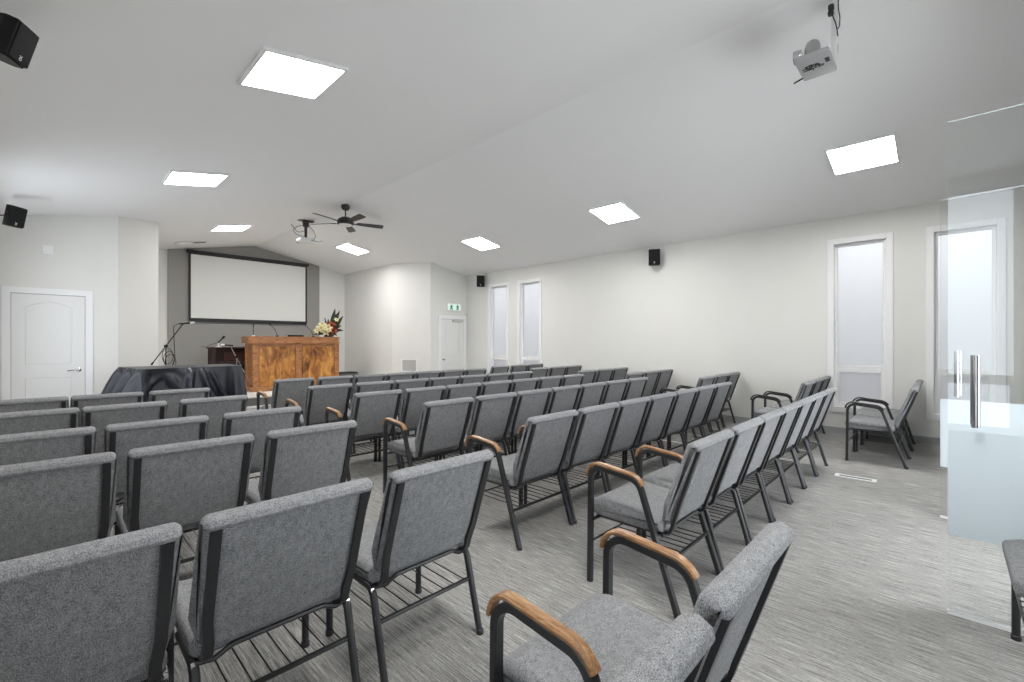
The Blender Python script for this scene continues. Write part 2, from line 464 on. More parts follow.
# doors
def door(n, x0, x1, z1, lever, hinge_left):
    """outer casing x0..x1 up to z1 on the front wall"""
    y = YF; c = .085
    bm = bmesh.new()
    box(bm, (x0, y-.02, 0), (x0+c, y, z1), .004); box(bm, (x1-c, y-.02, 0), (x1, y, z1), .004); box(bm, (x0, y-.021, z1-c), (x1, y, z1), .004)
    r = struct(obj('door_%d' % n, bm, 'white', smooth=False))
    a, b, t = x0+c, x1-c, z1-c
    bm = bmesh.new(); box(bm, (a, y-.006, 0), (b, y-.001, t)); obj('door_jamb', bm, 'ventdark', r, smooth=False)
    bm = bmesh.new(); box(bm, (a+.004, y-.013, .01), (b-.004, y-.004, t-.006), .002)
    obj('door_slab', bm, 'door', r, smooth=False)
    w = b-a; pa, pb = a+w*.19, b-w*.2
    def panel(z0, zt, arch):
        pts = [(pa, z0), (pb, z0), (pb, zt)]
        if arch:
            for k in range(1, 12):
                f = k/12; pts.append((pb+(pa-pb)*f, zt+arch*math.sin(PI*f)))
        pts.append((pa, zt))
        P = [Vector((p[0], y-.013, p[1])) for p in pts]
        bm = bmesh.new(); sweep(bm, P, [(-.011, -.002), (.011, -.002), (.007, .003), (0, .0065), (-.007, .003)], closed=True, up=(0, -1, 0))
        q = [((p[0]-(pa+pb)/2)*.86+(pa+pb)/2, (p[1]-(z0+zt)/2)*.93+(z0+zt)/2) for p in pts]
        prism(bm, q, 1, y-.0165, y-.012)
        return obj('door_panel', bm, 'door', r, smooth=False)
    panel(1.0, 1.80, .075); panel(.18, .80, 0)
    if lever:
        hx = b-.07; bm = bmesh.new()
        lathe(bm, [(.028, 0), (.028, .008), (.012, .012), (.012, .05)], 16, Matrix.Translation((hx, y-.013, .90)) @ Matrix.Rotation(PI/2, 4, 'X'))
        tube(bm, fillet([(hx, y-.055, .90), (hx-.05, y-.058, .90), (hx-.12, y-.05, .893)], .02), .009)
        obj('door_lever', bm, 'chrome', r)
    else:
        hx = a+.06; bm = bmesh.new()
        lathe(bm, [(.028, 0), (.028, .008), (.012, .012), (.012, .03), (.026, .042), (.027, .055), (.015, .066), (.001, .068)], 16, Matrix.Translation((hx, y-.013, .88)) @ Matrix.Rotation(PI/2, 4, 'X'))
        obj('door_knob', bm, 'chrome', r)
        bm = bmesh.new(); box(bm, (a+.35, y-.05, t-.075), (b-.06, y-.012, t-.02), .006)
        tube(bm, [(b-.18, y-.06, t-.04), (b-.05, y-.1, t-.03), (b+.0, y-.03, t+.01)], .008, 6)
        obj('door_closer', bm, 'grillegrey', r, smooth=False)
door(1, -.41, .50, 2.07, True, True)
door(2, 6.87, 7.77, 1.99, False, False)

# ------------------------------------------------------------------ chairs
LEAN = math.radians(18.5); BY, BZ = .062, .402
def lean(t, s): return (BY+t*math.cos(LEAN)-s*math.sin(LEAN), BZ+s*math.cos(LEAN)+t*math.sin(LEAN))

def chair_meshes(armed, capmat='armwood'):
    """list of (name, mesh, [sub (name, mesh)])"""
    out = []
    def keep(name, bm, mat, subs=(), smooth=True):
        o = obj(name, bm, mat, smooth=smooth); me = o.data; bpy.data.objects.remove(o); out.append((name, me, list(subs)))
    def mesh(name, bm, mat):
        o = obj(name, bm, mat); me = o.data; bpy.data.objects.remove(o); return (name, me)
    # seat cushion
    prof = poly2([(.095, .362), (.095, .425), (.30, .437), (.46, .449), (.522, .425), (.518, .372), (.47, .352), (.2, .352)],
                 [.012, .022, .2, .06, .035, .03, .05, .05], 4)
    bm = bmesh.new(); loft_x(bm, prof, .490, .028); keep('seat', bm, 'fabric')
    # backrest with the rolled top edge
    bp = poly2([(.002, .0), (.0, .408), (-.012, .414), (-.016, .428), (-.006, .443), (.026, .448), (.050, .425), (.048, .30), (.060, .10), (.050, .0)],
               [.006, .005, .008, .010, .014, .022, .025, .1, .08, .012], 4)
    bm = bmesh.new(); loft_x(bm, bp, .500, .024, f=lean)
    for v in bm.verts:
        tt = (v.co.y-BY)*math.cos(LEAN)+(v.co.z-BZ)*math.sin(LEAN); k = max(0, min(1, tt/.03)); top_ = max(0, min(1, (v.co.z-.74)/.05))
        v.co.x *= (1-.10*max(0, min(1, (.50-v.co.z)/.09)))*(1+(.025*(k-1)+.02*k)*(1-top_))
    keep('backrest', bm, 'fabric')
    # two flat uprights on the back and the humped rail that joins them
    bm = bmesh.new()
    for s in (-1, 1):
        x = s*.217
        pts = [(x, *lean(-.006, .412)), (s*.217, *lean(-.006, .10)), (s*.209, *lean(-.006, .02)), (s*.209, .066, .366), (s*.21, .13, .352), (s*.2, .2, .35)]
        sweep(bm, fillet(pts, .035, 4), [(-.0135, -.007), (.0135, -.007), (.0135, .007), (-.0135, .007)], up=(0, -1, .05))
    tube(bm, fillet([(-.232, .1, .35), (-.185, .085, .35), (-.14, .08, .374), (.14, .08, .374), (.185, .085, .35), (.232, .1, .35)], .03, 4), .0085, 8)
    keep('back_frame', bm, 'metal')
    bm = bmesh.new()
    for s in (-1, 1): tube(bm, [(s*.20, .12, .343), (s*.20, .49, .343)], .010, 8)
    tube(bm, [(-.245, .475, .343), (.245, .475, .343)], .010, 8)
    if armed:
        tube(bm, [(-.27, .13, .343), (.27, .13, .343)], .010, 8); tube(bm, [(-.27, .475, .343), (.27, .475, .343)], .010, 8)
    keep('seat_frame', bm, 'metal')
    LX = .272 if armed else .235
    if armed:
        for s in (-1, 1):
            x = s*LX
            path = fillet([(x, .495, 0), (x, .488, .635), (x, .205, .605), (x, 0, 0)], [.07, .075], 8)
            bm = bmesh.new(); sweep(bm, path, [(-.0125, -.013), (-.009, -.016), (.009, -.016), (.0125, -.013), (.0125, .013), (.009, .016), (-.009, .016), (-.0125, .013)], up=(1, 0, 0))
            for y in (.495, .0): lathe(bm, [(.017, 0), (.017, .018), (.013, .022)], 10, Matrix.Translation((x, y, 0)))
            # timber cap following the top of the arm
            cap = fillet([(x, .510, .50), (x, .505, .655), (x, .196, .625), (x, .130, .45)], [.085, .09], 8)
            cap = [p for p in cap if p.z > .575]
            b2 = bmesh.new()
            sweep(b2, cap, [(-.0155, -.006), (.0155, -.006), (.018, -.002), (.018, .004), (.012, .009), (-.012, .009), (-.018, .004), (-.018, -.002)],
                  up=(0, .25, 1))
            keep('side_frame', bm, 'metal', [mesh('armrest', b2, capmat)])
    else:
        for s in (-1, 1):
            x = s*LX
            bm = bmesh.new(); tube(bm, [(x, .478, 0), (x, .478, .352)], .0145)
            lathe(bm, [(.0175, 0), (.0175, .018), (.014, .022)], 10, Matrix.Translation((x, .478, 0))); keep('leg', bm, 'metal')
            bm = bmesh.new(); tube(bm, fillet([(x, .30, .350), (x, .098, .350), (x, 0, 0)], .045, 6), .0145)
            lathe(bm, [(.0175, 0), (.0175, .018), (.014, .022)], 10, Matrix.Translation((x, .001, 0))); keep('leg', bm, 'metal')
    # wire book rack
    z = .225; yr = .068
    bm = bmesh.new(); tube(bm, [(-LX, yr, z), (LX, yr, z)], .0095, 8); tube(bm, [(-LX, .48, z), (LX, .48, z)], .006, 8)
    for k in range(8):
        x = -.20+k*.4/7
        tube(bm, [(x, yr, z+.006), (x, .48, z+.006)], .0028, 6)
    keep('book_rack', bm, 'wire')
    # steel ganging loop on the outside of each rear leg
    if not armed:
        for s in (-1, 1):
            bm = bmesh.new()
            sweep(bm, fillet([(s*(LX+.003), .145, .365), (s*(LX+.003), .098, .3655), (s*(LX+.003), .060, .25)], .045, 6),
                  [(-.006, -.001), (.006, -.001), (.006, .0012), (-.006, .0012)], up=(0, -.6, .6))
            keep('ganging_bracket', bm, 'chrome')
    return out

CH = {False: chair_meshes(False), True: chair_meshes(True), 'dark': chair_meshes(True, 'armdark')}
PROTO = {}
def place_chair(x, y, rz, armed, label, group):
    if armed not in PROTO:
        r = thing('armchair' if armed else 'stacking_chair', label, 'chair', (x, y, 0), (0, 0, rz), group)
        for name, me, subs in CH[armed]:
            p = bpy.data.objects.new(name, me); COL.objects.link(p); p.parent = r
            for sn, sm in subs:
                q = bpy.data.objects.new(sn, sm); COL.objects.link(q); q.parent = p
        PROTO[armed] = r; return r
    src = PROTO[armed]
    r = src.copy(); COL.objects.link(r); r.location = (x, y, 0); r.rotation_euler = (0, 0, rz); r['label'] = label; r['group'] = group
    for ch in src.children:
        c = ch.copy(); COL.objects.link(c); c.parent = r
        for g in ch.children:
            d = g.copy(); COL.objects.link(d); d.parent = c
    return r

ORD = ['first', 'second', 'third', 'fourth', 'fifth', 'sixth', 'seventh']
# left block, three to a row; rows listed from the back of the room
EDGE = .247
LROWS = [(.365, [None, .546, 1.10]), (1.50, [0.0, .54, 1.115]), (2.63, [-.035, .50, 1.06]), (3.49, [-.05, .485, 1.065]), (4.58, [-.075, .435, 1.015]), (5.58, [-.105, .405, .945])]
LC = ['chair nearest the left wall', 'middle chair', 'aisle-end chair']
for i, (y, xs) in enumerate(LROWS):
    for k, x in enumerate(xs):
        if x is None: continue
        arm = (i == 0 and k == 2)
        lab = ('wood-armed grey ' if arm else 'armless grey ')+LC[k]+' in the left block, '+ORD[i]+' row from the back'
        place_chair(x, y, 0, arm, lab, 'chairs of the left block')
# middle block, seven to a row, the aisle-end one with arms
MROWS = [(2.09, .905), (2.09, 1.925), (2.065, 3.0), (1.985, 3.99), (1.96, 4.99), (2.01, 6.16)]
for i, (x0, y) in enumerate(MROWS):
    for k in range(7):
        x = x0+.25+.52*k+(.025 if k else 0)
        lab = ('wood-armed grey aisle-end chair of the middle block, '+ORD[i]+' row from the back' if k == 0 else
               'armless grey chair, '+ORD[k]+' from the aisle in the middle block, '+ORD[i]+' row from back')
        place_chair(x, y, 0, k == 0, lab, 'chairs of the middle block')
# wall block, three to a row
WROWS = [.29, 1.25, 2.45, 3.56, 4.45, 5.52, 6.56]
WC = ['dark-armed grey chair starting', 'middle armless grey chair of', 'wall-side armless grey chair ending']
for i, y in enumerate(WROWS):
    for k in range(3):
        place_chair(6.42+.515*k+(.045 if k else 0), y, 0, 'dark' if k == 0 else False, WC[k]+' the '+ORD[i]+' row from back beside the window wall', 'chairs beside the window wall')
place_chair(2.715, -.70, 0, False, 'lone grey chair at the right edge, seen through the nearest glass door leaf', 'chairs by the entrance')

# ------------------------------------------------------------------ ceiling lights
LIGHTS = [(1.31, .48, 'added unseen ceiling light panel right above the rearmost left-block chairs'),  # out of view; continues the row's spacing, added to brighten the rearmost seats
          (1.32, 3.61, 'large square ceiling light panel nearest the top left corner of the room'),
          (1.30, 6.74, 'second ceiling light panel on the left slope, behind the nearest one'),
          (2.57, 10.24, 'small-looking ceiling light panel above the projection screen'),
          (6.25, .66, 'square ceiling light panel at the right, nearest the glass doors'),
          (6.28, 3.79, 'middle ceiling light panel on the right-hand slope'),
          (6.28, 6.95, 'third ceiling light panel on the right slope, above the far windows'),
          (5.17, 10.34, 'ceiling light panel just below the ceiling fan, over the stage')]
AN = math.atan(PT)
for i, (x, y, lab) in enumerate(LIGHTS):
    t = thing('ceiling_light_panel', lab, 'ceiling light', (x, y, cz(x)), (0, -AN if x < RX else AN, 0), 'flush ceiling light panels')
    h = .305
    bm = bmesh.new()
    for lo, hi in (((-h, -h, -.022), (-h+.025, h, 0)), ((h-.025, -h, -.022), (h, h, 0)), ((-h+.025, -h, -.022), (h-.025, -h+.025, 0)), ((-h+.025, h-.025, -.022), (h-.025, h, 0))):
        box(bm, lo, hi, .002)
    obj('frame', bm, 'white', t, smooth=False)
    bm = bmesh.new(); box(bm, (-h+.025, -h+.025, -.016), (h-.025, h-.025, -.004)); obj('diffuser', bm, 'panel', t, smooth=False)

# ------------------------------------------------------------------ speakers
def speaker(loc, yaw, pitch, roll, w, h, label, wall_pt):
    d = w*.95
    R = Matrix.Rotation(yaw, 4, 'Z') @ Matrix.Rotation(pitch, 4, 'X') @ Matrix.Rotation(roll, 4, 'Y')
    t = thing('wall_speaker', label, 'speaker', loc, R.to_euler(), 'black wall speakers')
    bm = bmesh.new()
    pr = poly2([(-w/2, 0), (w/2, 0), (w/2, d*.45), (w*.28, d), (-w*.28, d), (-w/2, d*.45)], [.012, .012, .03, .03, .03, .03], 4)
    prism(bm, pr, 2, -h/2, h/2)
    bmesh.ops.bevel(bm, geom=[e for e in bm.edges if abs(e.verts[0].co.z-e.verts[1].co.z) < 1e-6], offset=.01, segments=2, affect='EDGES')
    obj('cabinet', bm, 'black', t)
    bm = bmesh.new(); box(bm, (-w/2+.008, -.008, -h/2+.008), (w/2-.008, .004, h/2-.008), .006); obj('grille', bm, 'grille', t)
    # small white maker's mark low on the grille: a forked stroke over a ring
    bm = bmesh.new(); u = w*.055; zc = -h*.36
    tube(bm, [(-u, -.0095, zc+1.9*u), (u*.8, -.0095, zc)], u*.22, 6); tube(bm, [(u, -.0095, zc+1.9*u), (-u*.8, -.0095, zc)], u*.22, 6)
    tube(bm, [(u*.9*math.cos(a), -.0095, zc-u*.5+u*.8*math.sin(a)) for a in [2*PI*k/12 for k in range(12)]], u*.2, 6, True)
    obj('badge', bm, 'badge', t)
    Ri = R.to_3x3().inverted(); wp = Ri @ (Vector(wall_pt)-Vector(loc))
    nrm = Ri @ Vector((1 if wall_pt[0] < 3 else -1, 0, 0))
    bm = bmesh.new(); tube(bm, [Vector((0, d*.9, .01)), Vector((0, d*1.15, .01)), wp+nrm*.03, wp], .008, 8)
    tube(bm, [wp+nrm*.012, wp], .035, 12)
    obj('bracket', bm, 'black', t)
speaker((-.08, 3.53, 2.88), 1.01, .27, .03, .141, .207, 'black speaker in the top left corner, closest to the camera', (XL, 3.75, 2.92))
speaker((-.23, 7.98, 2.80), .46, .16, .09, .165, .243, 'black speaker tilted above the white door on the left', (XL, 8.3, 2.83))
speaker((XR-.2, 8.42, 2.85), -.73, .06, 0, .20, .28, 'black speaker left of the two far narrow windows', (XR, 8.6, 2.87))
speaker((XR-.2, 3.77, 2.84), -1.1, .06, 0, .20, .28, 'black speaker high in the middle of the right wall', (XR, 3.85, 2.86))

# ------------------------------------------------------------------ ceiling fan
t = thing('ceiling_fan', 'black five-blade ceiling fan hanging from the ridge', 'ceiling fan', (3.83, 7.94, 0))
bm = bmesh.new(); lathe(bm, [(.02, 3.73), (.05, 3.735), (.075, 3.77), (.078, 3.83)], 20); obj('canopy', bm, 'fan', t)
bm = bmesh.new(); lathe(bm, [(.012, 3.56), (.012, 3.75)], 10); obj('downrod', bm, 'fan', t)
bm = bmesh.new(); lathe(bm, [(.125, 3.462), (.145, 3.475), (.145, 3.52), (.13, 3.56), (.08, 3.595), (.03, 3.605)], 28); obj('motor_housing', bm, 'fan', t)
bm = bmesh.new(); lathe(bm, [(.02, 3.432), (.07, 3.437), (.105, 3.45), (.12, 3.465)], 24); obj('light_bowl', bm, 'bowl', t)
for k in range(5):
    a = math.radians(-19+72*k)
    mt = Matrix.Rotation(a, 4, 'Z') @ Matrix.Translation((0, 0, 3.50)) @ Matrix.Rotation(math.radians(-13), 4, 'X')
    bm = bmesh.new()
    out = poly2([(.20, -.045), (.42, -.062), (.68, -.068), (.68, .068), (.42, .062), (.20, .045)], [.02, .1, .06, .06, .1, .02], 5)
    vs = prism(bm, out, 2, -.004, .004)
    for v in vs: v.co = mt @ v.co
    b = obj('blade', bm, 'fan', t)
    bm = bmesh.new(); vs = box(bm, (.11, -.02, -.012), (.27, .02, -.004), .003, mtx=mt); obj('blade_iron', bm, 'fan', b)

# ------------------------------------------------------------------ projectors
t = thing('ceiling_projector', 'white projector on a black drop pole near the ceiling fan', 'projector', (3.70, 9.42, 0))
bm = bmesh.new(); box(bm, (-.15, -.06, 3.775), (.15, .06, 3.80), .004); lathe(bm, [(.05, 3.66), (.07, 3.775)], 14); obj('mount_plate', bm, 'fan', t)
bm = bmesh.new(); lathe(bm, [(.028, 3.44), (.028, 3.67)], 12); obj('pole', bm, 'fan', t)
bm = bmesh.new(); box(bm, (-.15, -.13, 3.345), (.15, .13, 3.425), .02, 3); obj('body', bm, 'pwhite', t)
bm = bmesh.new(); lathe(bm, [(.045, 0), (.045, .03), (.035, .03)], 16, Matrix.Translation((-.1, .13, 3.385)) @ Matrix.Rotation(-PI/2, 4, 'X')); obj('lens', bm, 'dark', t)
for pts in ([(-.02, -.05, 3.70), (-.2, -.08, 3.62), (-.3, -.1, 3.53), (-.22, -.1, 3.46), (-.05, -.14, 3.42)], [(.03, -.05, 3.70), (.12, -.1, 3.58), (.16, -.12, 3.47), (.1, -.14, 3.40)],
            [(-.05, -.06, 3.56), (-.2, -.1, 3.50), (-.33, -.12, 3.64)], [(.05, -.14, 3.38), (.2, -.17, 3.36), (.27, -.16, 3.40)]):
    bm = bmesh.new(); tube(bm, fillet(pts, .08, 4), .006, 6); obj('cable', bm, 'dark', t)

t = thing('ceiling_projector', 'grey projector hung on a white pole near the top right, showing its base', 'projector', (3.945, .69, -.018))
bm = bmesh.new(); box(bm, (-.165, -.105, 3.352), (.165, .105, 3.385), .006, 3); obj('body', bm, 'silver', t)
bm = bmesh.new()
rr = random.Random(3)
for k in range(46):
    y = rr.uniform(-.055, .065); x = -.01+rr.uniform(-.05, .03)*(1-abs(y)*6)
    if k % 3: box(bm, (x, y, 3.3495), (x+rr.uniform(.004, .008), y+rr.uniform(.012, .03), 3.353))
    else: box(bm, (x, y, 3.3495), (x+rr.uniform(.014, .03), y+rr.uniform(.004, .007), 3.353))
box(bm, (-.08, -.092, 3.3495), (-.02, -.066, 3.353))
obj('connector_ports', bm, 'dark', t, smooth=False)
bm = bmesh.new(); lathe(bm, [(.045, 3.385), (.050, 3.41), (.053, 3.46), (.049, 3.51), (.038, 3.54), (.02, 3.553), (.005, 3.555)], 24, Matrix.Translation((.0, .02, 0))); obj('mount_dome', bm, 'silver', t)
bm = bmesh.new(); lathe(bm, [(.045, 0), (.048, .02), (.048, .05), (.04, .052)], 20, Matrix.Translation((-.01, .085, 3.465)) @ Matrix.Rotation(-PI/2, 4, 'X')); obj('lens', bm, 'chrome', t)
bm = bmesh.new(); box(bm, (.024, -.125, 3.375), (.056, -.09, 3.818), .004); obj('pole', bm, 'pwhite', t)
bm = bmesh.new(); tube(bm, [(.02, .03, 3.46), (.042, -.09, 3.46)], .012, 8); obj('mount_arm', bm, 'chrome', t)
bm = bmesh.new(); box(bm, (-.012, -.11, 3.725), (.024, -.075, 3.765), .008); box(bm, (-.024, -.11, 3.68), (.012, -.075, 3.712), .008); obj('cable_plug', bm, 'dark', t)
bm = bmesh.new(); tube(bm, fillet([(.04, -.13, 3.80), (.045, -.13, 3.74), (.078, -.135, 3.69), (.06, -.135, 3.62), (.035, -.13, 3.59)], .03, 5), .004, 6)
tube(bm, fillet([(-.005, -.10, 3.685), (.01, -.12, 3.62), (-.01, -.13, 3.56), (.026, -.13, 3.53)], .02, 5), .004, 6)
tube(bm, [(.066, -.12, 3.50), (.074, -.12, 3.47), (.066, -.12, 3.43)], .005, 6)
obj('cable', bm, 'dark', t)
bm = bmesh.new(); tube(bm, [(.10, .10, 3.35), (.12, .165, 3.345)], .006, 6); obj('adjuster_foot', bm, 'dark', t)

# ------------------------------------------------------------------ screen
t = thing('wall_mounted_screen', 'large white projection screen with black border on the grey stage wall', 'projection screen', (3.758, YS-.05, 0))
SW0, SW1, SZ0, SZ1 = -1.336, 1.336, 1.893, 3.422
bm = bmesh.new(); box(bm, (SW0, -.05, SZ0), (SW1, -.046, SZ1)); obj('screen_surface', bm, 'screen', t, smooth=False)
bm = bmesh.new()
for lo, hi in (((SW0-.045, -.052, SZ0-.06), (SW0, -.044, SZ1+.04)), ((SW1, -.052, SZ0-.06), (SW1+.045, -.044, SZ1+.04)), ((SW0, -.052, SZ1), (SW1, -.044, SZ1+.04)), ((SW0, -.052, SZ0-.06), (SW1, -.044, SZ0))): box(bm, lo, hi)
obj('border', bm, 'screenblack', t, smooth=False)
bm = bmesh.new(); box(bm, (SW0-.09, -.09, SZ1+.03), (SW1+.09, -.001, SZ1+.10), .015, 3); obj('roller_case', bm, 'screenblack', t)
bm = bmesh.new(); box(bm, (SW0-.03, -.07, SZ0-.085), (SW1+.03, -.03, SZ0-.055), .008, 3); obj('bottom_bar', bm, 'screenblack', t)

# ------------------------------------------------------------------ pulpit desk
SZ = .21
LX0, LX1, LY0, LY1, LT = 3.165, 5.135, 10.97, 11.53, 1.44
t = thing('pulpit', 'wide orange-brown wooden pulpit desk with two burl panels on the stage', 'pulpit', ((LX0+LX1)/2, LY0, SZ))
hw = (LX1-LX0)/2; H = LT-SZ; DP = LY1-LY0
bm = bmesh.new(); box(bm, (-hw+.02, .03, .02), (hw-.02, DP-.03, H-.14), .003); obj('body', bm, 'lwood', t, smooth=False)
bm = bmesh.new(); box(bm, (-hw-.02, -.02, 0), (hw+.02, DP, .09), .008); obj('plinth', bm, 'lwood', t, smooth=False)
for x0, x1 in ((-hw, -hw+.13), (hw-.13, hw)):
    bm = bmesh.new(); box(bm, (x0, 0, .05), (x1, .10, H-.14), .02, 2); obj('corner_post', bm, 'lwood', t, smooth=False)
for x0, x1 in ((-hw, -hw+.10), (hw-.10, hw)):
    bm = bmesh.new(); box(bm, (x0, DP-.1, .05), (x1, DP, H-.14), .015, 2); obj('corner_post', bm, 'lwood', t, smooth=False)
bm = bmesh.new(); box(bm, (-.07, .005, .05), (.07, .06, H-.14), .01, 2); obj('middle_post', bm, 'lwood', t, smooth=False)
bm = bmesh.new(); box(bm, (-hw+.05, .008, H-.22), (hw-.05, .06, H-.14), .008, 2); obj('top_rail', bm, 'lwood', t, smooth=False)
for x0, x1 in ((-hw+.14, -.08), (.08, hw-.14)):
    bm = bmesh.new(); box(bm, (x0, .016, .11), (x1, .04, H-.23), .01, 2); obj('burl_panel', bm, 'burl', t, smooth=False)
bm = bmesh.new()
pr = [(-hw-.05, .10), (-hw+.06, -.05), (hw-.06, -.05), (hw+.05, .10), (hw+.05, DP+.03), (-hw-.05, DP+.03)]
prism(bm, pr, 2, H-.145, H-.02)
pr2 = [(p[0]*1.012, p[1]-.012 if p[1] < .05 else p[1]) for p in pr]
prism(bm, pr2, 2, H-.025, H); prism(bm, pr2, 2, H-.155, H-.13)
obj('crown', bm, 'lwood', t, smooth=False)

def gooseneck(x, y, tip, label, white):
    t = thing('gooseneck_microphone', label, 'microphone', (x, y, LT), group='microphones on the pulpit')
    bm = bmesh.new(); lathe(bm, [(.035, 0), (.035, .02), (.015, .03)], 14); obj('base', bm, 'pwhite' if white else 'black', t)
    bm = bmesh.new(); tube(bm, fillet([(0, 0, .02), (tip[0]*.3, tip[1]*.3, tip[2]*.55), tip], .2, 5), .006, 6); obj('neck', bm, 'black', t)
    bm = bmesh.new(); d = Vector(tip).normalized()*.05; tube(bm, [Vector(tip)-d*.2, Vector(tip)+d], .011, 8); obj('capsule', bm, 'black', t)
gooseneck(3.25, 11.2, (.0, .0, .22), 'thin upright gooseneck microphone at the left end of the pulpit', True)
gooseneck(3.77, 11.25, (-.14, .05, .28), 'thin dark gooseneck microphone leaning left over the pulpit', False)
gooseneck(4.675, 11.43, (-.17, .03, .28), 'thin dark gooseneck microphone leaning left beside the flowers', False)
t = thing('book', 'black closed book lying on the pulpit top', 'book', (4.09, 11.12, LT))
bm = bmesh.new(); box(bm, (-.18, -.12, 0), (.18, .12, .006), .002); box(bm, (-.18, -.12, .032), (.18, .12, .038), .002); box(bm, (-.18, -.12, 0), (.18, -.112, .038), .002); obj('cover', bm, 'black', t, smooth=False)
bm = bmesh.new(); box(bm, (-.175, -.111, .006), (.175, .114, .032)); obj('pages', bm, 'pwhite', t, smooth=False)

# ------------------------------------------------------------------ flowers
t = thing('flower_arrangement', 'arrangement of cream lilies, red flowers and tall dark leaves on the pulpit', 'flowers', (4.97, 11.22, LT))
bm = bmesh.new(); lathe(bm, [(.09, 0), (.12, .02), (.13, .07), (.11, .075)], 18); obj('bowl', bm, 'pot', t)
def leaf(base, tip, w, bend=(0, 0, 0)):
    bm = bmesh.new(); A, B = Vector(base), Vector(tip); d = B-A; sd = d.cross(Vector((0, 1, .2))).normalized(); up = sd.cross(d).normalized()
    rows = []
    n = 9
    for k in range(n+1):
        f = k/n; c = A+d*f+Vector(bend)*math.sin(PI*f); ww = w*math.sin(PI*min(1, f*.92+.06))**.8
        rows.append([bm.verts.new(c-sd*ww+up*ww*.25), bm.verts.new(c), bm.verts.new(c+sd*ww+up*ww*.25)])
    for a, b in zip(rows, rows[1:]):
        for j in (0, 1): bm.faces.new((a[j], a[j+1], b[j+1], b[j]))
    g = bmesh.ops.solidify(bm, geom=bm.faces[:], thickness=.002)
    return obj('leaf', bm, 'leaf', t)
leaf((.03, 0, .06), (.17, .0, .72), .06); leaf((.05, .02, .06), (.30, .03, .68), .06); leaf((.05, -.02, .06), (.37, -.02, .55), .055)
leaf((.02, .02, .06), (.22, .04, .60), .05); leaf((0, 0, .06), (.0, .02, .46), .04); leaf((.06, 0, .06), (.33, 0, .30), .04, (0, 0, .04)); leaf((.06, 0, .06), (.36, -.05, .17), .04, (0, 0, .05))
leaf((-.04, 0, .06), (-.40, -.05, .05), .05, (0, 0, .06)); leaf((-.04, -.03, .06), (-.32, -.14, .04), .045, (0, 0, .05)); leaf((-.03, -.05, .06), (-.15, -.20, .03), .045, (0, 0, .05)); leaf((0, -.05, .06), (.12, -.2, .03), .045, (0, 0, .06)); leaf((-.04, .03, .06), (-.35, .1, .10), .04, (0, 0, .05))
leaf((0, 0, .06), (-.1, 0, .50), .025)
def lily(pos, dirv, s, nm='lily'):
    root = None; D = Vector(dirv).normalized(); q = Vector((0, 0, 1)).rotation_difference(D).to_matrix().to_4x4()
    mt = Matrix.Translation(pos) @ q
    bm = bmesh.new()
    for k in range(6):
        a = 2*PI*k/6; rows = []
        for j in range(6):
            f = j/5; r = s*(.08+.95*f**1.2); z = s*(.75*f-.45*f*f*f); w = s*.26*math.sin(PI*min(1, f*.85+.1))
            c = Vector((r*math.cos(a), r*math.sin(a), z)); tv = Vector((-math.sin(a), math.cos(a), 0))
            rows.append([bm.verts.new(mt @ (c-tv*w+Vector((0, 0, w*.25)))), bm.verts.new(mt @ c), bm.verts.new(mt @ (c+tv*w+Vector((0, 0, w*.25))))])
        for A, B in zip(rows, rows[1:]):
            for j in (0, 1): bm.faces.new((A[j], A[j+1], B[j+1], B[j]))
    bmesh.ops.solidify(bm, geom=bm.faces[:], thickness=.0015)
    o = obj(nm, bm, 'lily' if nm == 'lily' else 'red', t)
    bm = bmesh.new()
    for k in range(5):
        a = 2*PI*k/5; tube(bm, [mt @ Vector((0, 0, 0)), mt @ Vector((s*.15*math.cos(a), s*.15*math.sin(a), s*.6))], s*.05, 5)
    obj('stamen', bm, 'pollen', o)
lily((-.22, -.08, .20), (-.5, -.7, .5), .13); lily((-.08, -.10, .22), (.1, -.9, .5), .13); lily((-.30, -.08, .15), (-.8, -.5, .3), .11); lily((-.14, -.10, .13), (-.1, -1, .1), .12); lily((-.18, -.02, .29), (-.2, -.4, .9), .11)
lily((.17, -.04, .43), (.1, -.8, .5), .07)
for p, d in (((.04, -.08, .22), (.1, -.8, .5)), ((.12, -.08, .15), (.4, -.8, .3)), ((.05, -.1, .12), (0, -1, .1)), ((.10, -.06, .30), (.3, -.6, .7)), ((.02, -.06, .33), (-.1, -.6, .8))): lily(p, d, .085, 'red_flower')

# ------------------------------------------------------------------ covered table with black cloth
FL, FR, BR, BL = Vector((.89, 7.67)), Vector((2.10, 7.80)), Vector((2.10, 8.62)), Vector((.745, 8.66))
cen = (FL+FR+BR+BL)/4
t = thing('covered_table', 'table hidden beneath the dark navy cloth before the stage', 'table', (cen.x, cen.y, 0))
loc4 = [p-cen for p in (FL, FR, BR, BL)]
bm = bmesh.new(); prism(bm, [(p.x*.80, p.y*.80) for p in loc4], 2, .90, .938); obj('tabletop', bm, 'organ', t, smooth=False)
for p in loc4:
    bm = bmesh.new(); box(bm, (p.x*.70-.025, p.y*.70-.025, 0), (p.x*.70+.025, p.y*.70+.025, .90), .004); obj('leg', bm, 'metal', t, smooth=False)
bm = bmesh.new()
per = []
N = 72
for i in range(4):
    a, b = loc4[i], loc4[(i+1) % 4]
    d = (b-a).normalized(); nr = Vector((d.y, -d.x))
    for k in range(N): per.append((a+(b-a)*(k/N), nr, i, k/N))
nP = len(per)
norms = []
for j in range(nP):                              # smoothed outward directions round the corners
    s = Vector((0, 0))
    for q in range(-6, 7): s += per[(j+q) % nP][1]
    norms.append(s.normalized())
rows = []
NV = 22
rg = random.Random(5)
